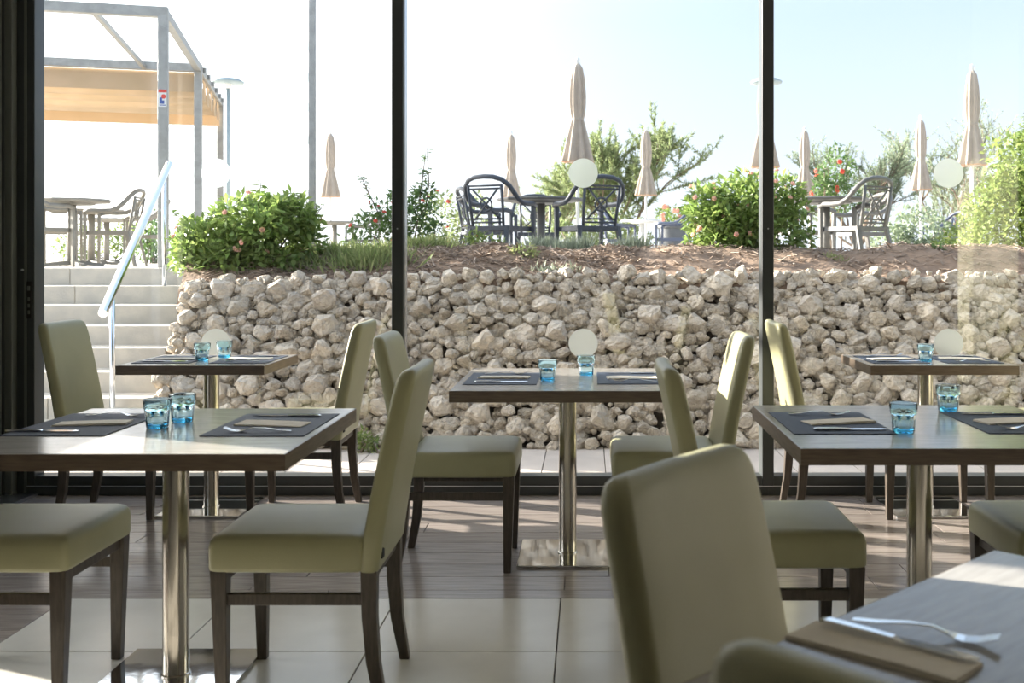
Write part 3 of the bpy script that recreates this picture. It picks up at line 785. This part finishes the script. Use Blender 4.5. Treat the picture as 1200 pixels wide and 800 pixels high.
# closed parasols
def make_umbrella():
    r = empty('parasol')
    MB().tube([(0,0,0),(0,0,2.42)], .022, 10).build('pole', M['white'], r, smooth=True)
    prof = [(.150,1.24),(.165,1.25),(.15,1.33),(.118,1.50),(.082,1.68),(.066,1.75),(.080,1.82),(.088,1.94),(.088,2.06),(.078,2.22),(.058,2.36),(.03,2.41)]
    def rad(i, r_, a):
        amp = (.22,.22,.20,.20,.16,.10,.14,.16,.16,.14,.10,.0)[i]
        return r_*(1+amp*math.cos(8*a+.5*math.sin(3*a))+.07*math.sin(2*a+1))
    c = MB().lathe(prof, 64, rad=rad, caps=True).build('canopy', M['umb'], r, smooth=True)
    MB().lathe([(.150,1.236),(.165,1.24),(.166,1.25)], 64, rad=lambda i, r_, a: r_*(1+.22*math.cos(8*a+.5*math.sin(3*a))+.07*math.sin(2*a+1)), caps=False).build('hem', M['umbtrim'], c, smooth=True)
    MB().lathe([(.073,1.735),(.076,1.75),(.073,1.765)], 32, caps=False).build('strap', M['umb'], c)
    MB().lathe([(.02,2.40),(.028,2.43),(.033,2.455),(.026,2.48),(.008,2.495)], 16).build('finial', M['white'], r, smooth=True)
    MB().lathe([(.22,0),(.22,.05),(.05,.07),(.035,.25),(.026,.25)], 24).build('base', M['white'], r)
    return r
um_ = make_umbrella(); uu_ = [False]
for px, top, d, lb in [(677,67,12.6,'tall closed beige parasol standing behind the dark armchairs'),
                       (599,153,19.8,'small closed parasol left of the tall middle parasol'),
                       (387,152,19.8,'closed beige parasol beside the slim tall post'),
                       (757,148,19.2,'closed pale parasol over the small white table'),
                       (896,80,13.4,'closed beige parasol half hidden by the right mullion'),
                       (943,148,19.2,'small closed parasol right of the right mullion'),
                       (1079,135,17.7,'closed parasol on a white pole left of the right frosted dot'),
                       (1139,75,13.0,'tall closed parasol rising above the hedge at the right')]:
    o = place(um_, uu_, (atx(px,d), d, 1.17), random.uniform(0,6), lb, 'parasol', 'closed parasols')
    s_ = (atz(top,d)-1.17)/2.495; o.scale = (1,1,s_)

# ------------------------------------------------------------------ plants
def leaves(mb_v, mb_f, P, D, U, ln, wd):
    """add folded diamond leaves: P base points, D direction, U up-ish, arrays"""
    n = len(P); S = np.cross(D, U); S /= np.linalg.norm(S, axis=1, keepdims=True)+1e-9
    Nn = np.cross(S, D)
    ln = ln[:,None]; wd = wd[:,None]
    a = P; b = P+D*ln*.45+S*wd*.5+Nn*wd*.12; c = P+D*ln-Nn*ln*.12; d = P+D*ln*.45-S*wd*.5+Nn*wd*.12
    o = len(mb_v)*0
    base = sum(len(x) for x in mb_v)
    V = np.stack([a,b,c,d],1).reshape(-1,3)
    mb_v.append(V)
    idx = base+np.arange(n)*4
    mb_f.append(np.stack([idx,idx+1,idx+2,idx+3],1))
def leafmesh(name, mv, mf, m, parent, kind='stuff'):
    V = np.concatenate(mv); Fq = np.concatenate(mf)
    me = bpy.data.meshes.new(name)
    me.vertices.add(len(V)); me.vertices.foreach_set('co', V.astype(np.float32).ravel())
    me.loops.add(len(Fq)*4); me.loops.foreach_set('vertex_index', Fq.astype(np.int32).ravel())
    me.polygons.add(len(Fq)); me.polygons.foreach_set('loop_start', np.arange(len(Fq), dtype=np.int32)*4)
    me.update(calc_edges=True)
    o = link(name, me, m, parent); tag(o, kind=kind); return o
def unit(a): return a/(np.linalg.norm(a, axis=1, keepdims=True)+1e-9)
def blob_foliage(rs, blobs, n, size, shell=.55):
    P = []; D = []
    tot = sum(b[3]*b[4]*b[5] for b in blobs)**1.0
    sub = []
    for (x,y,z,a,b,c) in blobs:
        sub.append((x,y,z,a*.8,b*.8,c*.8))
        for q in range(9):
            d = unit(rs.normal(size=(1,3)))[0]; g = rs.uniform(.22,.42)
            sub.append((x+d[0]*a*.72, y+d[1]*b*.72, z+d[2]*c*.72, a*g, b*g, c*g))
    blobs = sub; tot = sum((b[3]*b[4]*b[5])**.75 for b in blobs)
    for (x,y,z,a,b,c) in blobs:
        k = max(12, int(n*(a*b*c)**.75/tot))
        d = unit(rs.normal(size=(k,3))); r_ = shell+(1.05-shell)*rs.random((k,1))**.6
        lump = 1+.12*np.sin(d[:,:1]*7+x*5)*np.cos(d[:,2:3]*6+y)
        P.append(np.array([[x,y,z]])+d*r_*lump*np.array([[a,b,c]])); D.append(unit(d*.7+rs.normal(size=(k,3))*.65+np.array([[0,0,.15]])))
    P = np.concatenate(P); D = np.concatenate(D)
    U = unit(rs.normal(size=P.shape)*.5+np.array([[0,0,1.]]))
    return P, D, U
FL = None
def flower_mesh(m, name):
    mb = MB()
    for k in range(7):
        a = 2*PI*k/7; mb.lathe([(.004,-.003),(.0075,.0),(.004,.004)], 5, (math.cos(a)*.011, math.sin(a)*.011, .002*(k%2)))
    mb.lathe([(.005,.002),(.008,.006),(.003,.010)], 6)
    me = bpy.data.meshes.new(name); me.from_pydata(mb.v, [], mb.f); me.update(); me.materials.append(m); return me
FP, FR = flower_mesh(M['pink'], 'flower'), flower_mesh(M['red'], 'flower')
def bush(name, label, loc, blobs, n, leaf, m, seed, flowers=0, fm=None, fs=1.4, stems=7, shoots=(), cat='bush', group=None):
    rs = np.random.RandomState(seed); r = empty(name, loc); tag(r, label, cat, group)
    P, D, U = blob_foliage(rs, blobs, n, leaf)
    mv, mf = [], []
    leaves(mv, mf, P, D, U, leaf*(.6+.7*rs.random(len(P))), leaf*.5*(.7+.5*rs.random(len(P))))
    st_ = MB()
    for (pth) in shoots:
        st_.tube(pth, [.006]*(len(pth)-1)+[.002], 5)
        for i in range(len(pth)-1):
            a = np.array(pth[i]); b = np.array(pth[i+1]); k = 16
            t_ = rs.random((k,1)); Pp = a+(b-a)*t_; dd = rs.normal(size=(k,3)); dd[:,2] = np.abs(dd[:,2])*.3-.2; dd = unit(dd)
            leaves(mv, mf, Pp, dd, np.tile([[0,0,1.]], (k,1)), leaf*1.1*(.7+.5*rs.random(k)), leaf*.6*np.ones(k))
    leafmesh('foliage', mv, mf, m, r)
    for k in range(stems):
        b = blobs[k % len(blobs)]; e_ = np.array(b[:3])+rs.normal(size=3)*np.array(b[3:])*.3
        st_.tube([(rs.normal()*.05, rs.normal()*.05, -.03), tuple(e_*.5+rs.normal(size=3)*.05), tuple(e_)], [.014,.010,.004], 5)
    if st_.v: st_.build('stems', M['twig'], r)
    for k in range(flowers):
        b = blobs[rs.randint(len(blobs))]; d = unit(rs.normal(size=(1,3))-np.array([[0,.8,-.4]]))[0]
        p = np.array(b[:3])+d*np.array(b[3:])*1.04
        o = bpy.data.objects.new('flower', fm or FP); COL.objects.link(o); o.parent = r; o.location = p; o.scale = (fs,)*3
        o.rotation_euler = Vector(d).to_track_quat('Z','Y').to_euler()
    return r
bush('lantana_bush', 'green flowering bush with few pink blossoms above the stairs', (atx(288,8.22), 8.22, 1.07),
     [(-.22,0,.26,.36,.34,.30),(.22,.02,.34,.36,.36,.34),(.0,-.05,.42,.30,.30,.32),(.38,.0,.5,.2,.22,.24),(-.40,-.02,.28,.18,.2,.2),(.0,-.15,.12,.42,.2,.16)], 6000, .075, M['leaf'], 1, 16, FP, 1.3,
     shoots=[[(.3,0,.5),(.5,-.05,.75)],[(-.3,0,.4),(-.56,-.05,.55)],[(.45,0,.4),(.62,0,.62)],[(.1,0,.6),(.12,0,.8)]], group='flowering bushes')
bush('lantana_bush', 'dense green flowering bush with pink blossoms beside the right mullion', (atx(876,8.9), 8.9, 1.16),
     [(-.25,0,.34,.36,.36,.34),(.22,.0,.34,.36,.36,.34),(.0,-.05,.55,.34,.32,.30),(.25,0,.58,.26,.3,.26),(-.2,0,.2,.34,.34,.26),(-.36,.0,.55,.2,.2,.2)], 6800, .072, M['leaf'], 2, 34, FP, 1.35, group='flowering bushes')
bush('leggy_shrub', 'loose dark green shrub with tall shoots behind the left mullion', (atx(470,9.8), 9.8, 1.16),
     [(-.25,0,.3,.30,.3,.30),(.12,0,.34,.30,.3,.36),(.2,0,.62,.14,.16,.22),(-.1,0,.55,.2,.2,.2)], 1900, .06, M['leaf2'], 3, 12, FR, 1.2,
     shoots=[[(.15,0,.5),(.20,0,.85),(.23,0,1.1)],[(-.2,0,.5),(-.32,0,.75),(-.38,0,.88)],[(.22,0,.5),(.26,0,.8),(.24,0,1.14)]])
bush('red_flower_shrub', 'airy shrub with small red flowers left of the dark armchair', (atx(535,13.5), 13.5, 1.17),
     [(-.2,0,.62,.42,.4,.34),(.25,0,.55,.35,.4,.42),(.0,0,.25,.4,.4,.25)], 1300, .07, M['tama'], 4, 10, FR, 1.8, stems=12)
bush('red_flower_shrub', 'young slender shrub with red flowers behind the grey armchair', (atx(977,14), 14, 1.17),
     [(0,0,1.25,.28,.3,.34),(.1,0,.9,.3,.3,.3),(-.12,0,1.0,.22,.22,.22)], 900, .075, M['leaf2'], 5, 9, FR, 2.0, stems=9)
bush('hedge_bush', 'tall dense glossy hedge bush at the right photo edge', (4.35, 9.9, 1.1),
     [(.1,0,.55,.85,.8,.6),(.25,0,1.1,.75,.75,.55),(-.45,-.1,.5,.38,.4,.5),(-.2,0,1.0,.42,.45,.45),(.45,0,1.55,.6,.6,.40),(.55,0,1.75,.5,.5,.38),(-.65,-.1,.25,.3,.3,.28)], 15000, .07, M['leafh'], 6, 0)
bush('herb_clump', 'fresh green herb clump in front of the left dark armchair', (atx(570,9.0), 9.0, 1.28), [(0,0,.09,.17,.13,.12),(-.1,0,.12,.1,.1,.12)], 420, .045, M['leafh'], 7, 0, stems=3, cat='plant')
bush('herb_clump', 'yellow green clump on the soil under the garden table', (atx(612,8.3), 8.3, 1.25), [(0,0,.05,.14,.12,.09)], 300, .04, M['grass'], 8, 0, stems=3, cat='plant')
bush('herb_clump', 'small dark green clump on the bare soil below the right parasol', (atx(1096,8.6), 8.6, 1.26), [(0,0,.05,.09,.08,.06)], 220, .035, M['leaf2'], 9, 0, stems=3, cat='plant')
bush('herb_clump', 'green weed growing at the foot of the rubble wall', (atx(428,6.92), 6.86, -.01), [(0,0,.06,.09,.06,.10)], 220, .04, M['leafh'], 10, 0, stems=3, cat='plant')
bush('terrace_shrub', 'low yellow green shrub behind the chairs of the upper terrace', (atx(130,20), 20, 1.17), [(-.5,0,.4,.6,.5,.4),(.5,0,.45,.6,.5,.5)], 1500, .09, M['leafh'], 12, 0)
bush('terrace_shrub', 'dark green shrub behind the handrail of the stairs', (atx(178,19), 19, 1.17), [(0,0,.45,.35,.4,.55)], 900, .09, M['leaf2'], 13, 0)
# tufts: lavender and grass
def tuft(name, label, x, y, m, n, h, spread, seed, wd=.006, group=None):
    rs = np.random.RandomState(seed); z = soil_h(x, y) if y < 10 else 1.17
    r = empty(name, (x, y, z)); tag(r, label, 'plant', group)
    base = np.stack([rs.normal(size=n)*spread*.45, rs.normal(size=n)*spread*.35, np.zeros(n)], 1)
    for i in range(n): base[i,2] = (soil_h(x+base[i,0], y+base[i,1]) if y < 10 else 1.17)-z-.01
    D = unit(np.stack([rs.normal(size=n)*.45, rs.normal(size=n)*.45, np.ones(n)], 1)+base*1.2)
    U = unit(rs.normal(size=(n,3))); mv, mf = [], []
    leaves(mv, mf, base, D, U, h*(.5+.7*rs.random(n)), wd*(1+rs.random(n)))
    leafmesh('blades', mv, mf, m, r)
    return r
for i, (px, d, h, s_, lb) in enumerate([(640,9.1,.17,.16,'silver lavender tuft left of the two below the garden table'),(672,9.0,.18,.16,'silver lavender tuft right of the two below the garden table'),
      (740,9.2,.17,.16,'silver lavender tuft right of the dark armchair')]):
    tuft('lavender', lb, atx(px,d), d, M['lav'], 420, h, s_, 30+i, .007, 'lavender tufts')
for i, (px, d, h, s_, n, lb) in enumerate([(432,8.15,.15,.30,900,'thick green grass tuft left of the left mullion'),(402,8.5,.13,.26,600,'dry grass tuft under the slim tall post'),
      (500,8.7,.12,.26,600,'low green grass right of the left mullion'),(362,8.15,.09,.2,300,'sparse dry grass beside the left flowering bush'),
      (650,7.85,.08,.2,160,'sparse grey weeds at the top of the rubble wall'),(980,8.3,.06,.1,70,'tiny grass tuft on the bare soil under the grey armchair')]):
    tuft('grass_tuft', lb, atx(px,d), d, M['grass'] if i != 4 else M['lav'], n, h, s_, 40+i, .008, 'grass tufts')

# feathery trees
def tree(name, label, loc, h, spread, seed, m, n_main=6, lf=.10, dens=1.0, lean=0):
    rs = np.random.RandomState(seed); rr_ = random.Random(seed); r = empty(name, loc); tag(r, label, 'tree', 'feathery trees')
    tr = MB(); mv, mf = [], []
    def branch(p, d, l, rad, lev):
        pts_ = [Vector(p)]; d = Vector(d).normalized(); k = 5
        for i in range(k):
            d = (d+Vector((rr_.gauss(0,.16), rr_.gauss(0,.16), rr_.gauss(.03,.10)))).normalized(); pts_.append(pts_[-1]+d*l/k)
        tr.tube(pts_, [rad*(1-.7*i/k) for i in range(k+1)], 5 if lev < 2 else 3, caps=False)
        if lev >= 2:
            q = int(80*dens); t_ = rs.random(q)*k; ii = np.minimum(t_.astype(int), k-1); fr = (t_-ii)[:,None]
            A = np.array([list(x) for x in pts_]); P = A[ii]*(1-fr)+A[ii+1]*fr
            D = unit(np.array(d)[None]*.8+rs.normal(size=(q,3))*.6+np.array([[0,0,.2]]))
            leaves(mv, mf, P, D, unit(rs.normal(size=(q,3))), lf*(.5+rs.random(q)), lf*.14*(1+rs.random(q)))
        if lev < 3:
            nb = (n_main, 5, 4)[lev] if lev < 3 else 0
            for j in range(nb):
                t_ = rr_.uniform(.3,1.0); i = min(k-1, int(t_*k)); b = pts_[i]
                nd = (d*.75+Vector((rr_.gauss(0,.55)*spread, rr_.gauss(0,.45)*spread, rr_.gauss(.15,.25))))
                branch(b, nd, l*rr_.uniform(.5,.75), rad*.5, lev+1)
    for j in range(3): branch((rr_.gauss(0,.15), rr_.gauss(0,.15), 0), (rr_.gauss(lean,.35)*spread, rr_.gauss(0,.2), 1), h*.5, .05, 0)
    tr.build('trunk', M['twig'], r); leafmesh('foliage', mv, mf, m, r)
    print(label, sum(len(x) for x in mf))
tree('feathery_tree', 'feathery green tree behind the tall middle parasol', (atx(728,22), 22, 1.17), 3.9, .85, 3, M['tama'], 6, .085, 1.0, .1)
tree('feathery_tree', 'pale feathery tree left of the tall middle parasol', (atx(648,27), 27, 1.17), 3.4, .9, 8, M['tama'], 5, .085, .6)
tree('feathery_tree', 'sparse feathery tree behind the grey garden armchair', (atx(1020,21), 21, 1.17), 3.6, .7, 12, M['tama2'], 5, .075, .6)
tree('feathery_tree', 'wispy grey green tree behind the right frosted dot', (atx(1100,25.5), 25.5, 1.17), 4.2, .85, 15, M['tama2'], 6, .075, .55)
bush('backdrop_shrub', 'low feathery shrub below the middle trees', (atx(690,21), 21, 1.17), [(-.5,0,.4,.7,.5,.45),(.5,0,.55,.8,.5,.6)], 2600, .11, M['tama'], 21, 0)
bush('backdrop_shrub', 'low feathery shrub left of the white parasol pole', (atx(1045,16), 16, 1.17), [(0,0,.3,.45,.4,.35),(.5,0,.45,.5,.5,.5)], 2200, .09, M['tama2'], 22, 0)
bush('backdrop_shrub', 'bright green shrub at the foot of the hedge', (atx(1120,10.5), 10.5, 1.17), [(0,0,.22,.22,.3,.24),(.15,0,.4,.2,.2,.25)], 1200, .055, M['leafh'], 23, 0)

# flower planter bin
pb = empty('flower_planter', (atx(790,18.6), 18.6, 1.17)); tag(pb, 'tall grey planter with pink flowers left of the right flowering bush', 'planter')
MB().lathe([(.24,0),(.26,.05),(.28,.62),(.31,.64),(.31,.68),(.27,.68),(.26,.6)], 24).build('pot', M['binmat'], pb, smooth=True).modifiers.new('e','EDGE_SPLIT')
rs = np.random.RandomState(50); P, D, U = blob_foliage(rs, [(0,0,.85,.32,.3,.2)], 500, .07); mv, mf = [], []
leaves(mv, mf, P, D, U, .08*(.6+.7*rs.random(len(P))), .04*np.ones(len(P))); leafmesh('foliage', mv, mf, M['leaf'], pb)
for k in range(14):
    o = bpy.data.objects.new('flower', FP); COL.objects.link(o); o.parent = pb; o.location = (rs.uniform(-.3,.3), rs.uniform(-.35,-.1), rs.uniform(.7,1.05)); o.scale = (2.4,)*3; o.rotation_euler = (PI/2,0,0)
print('objects', len(bpy.data.objects), 'tris', sum(len(o.data.polygons) for o in bpy.data.objects if o.type == 'MESH'))
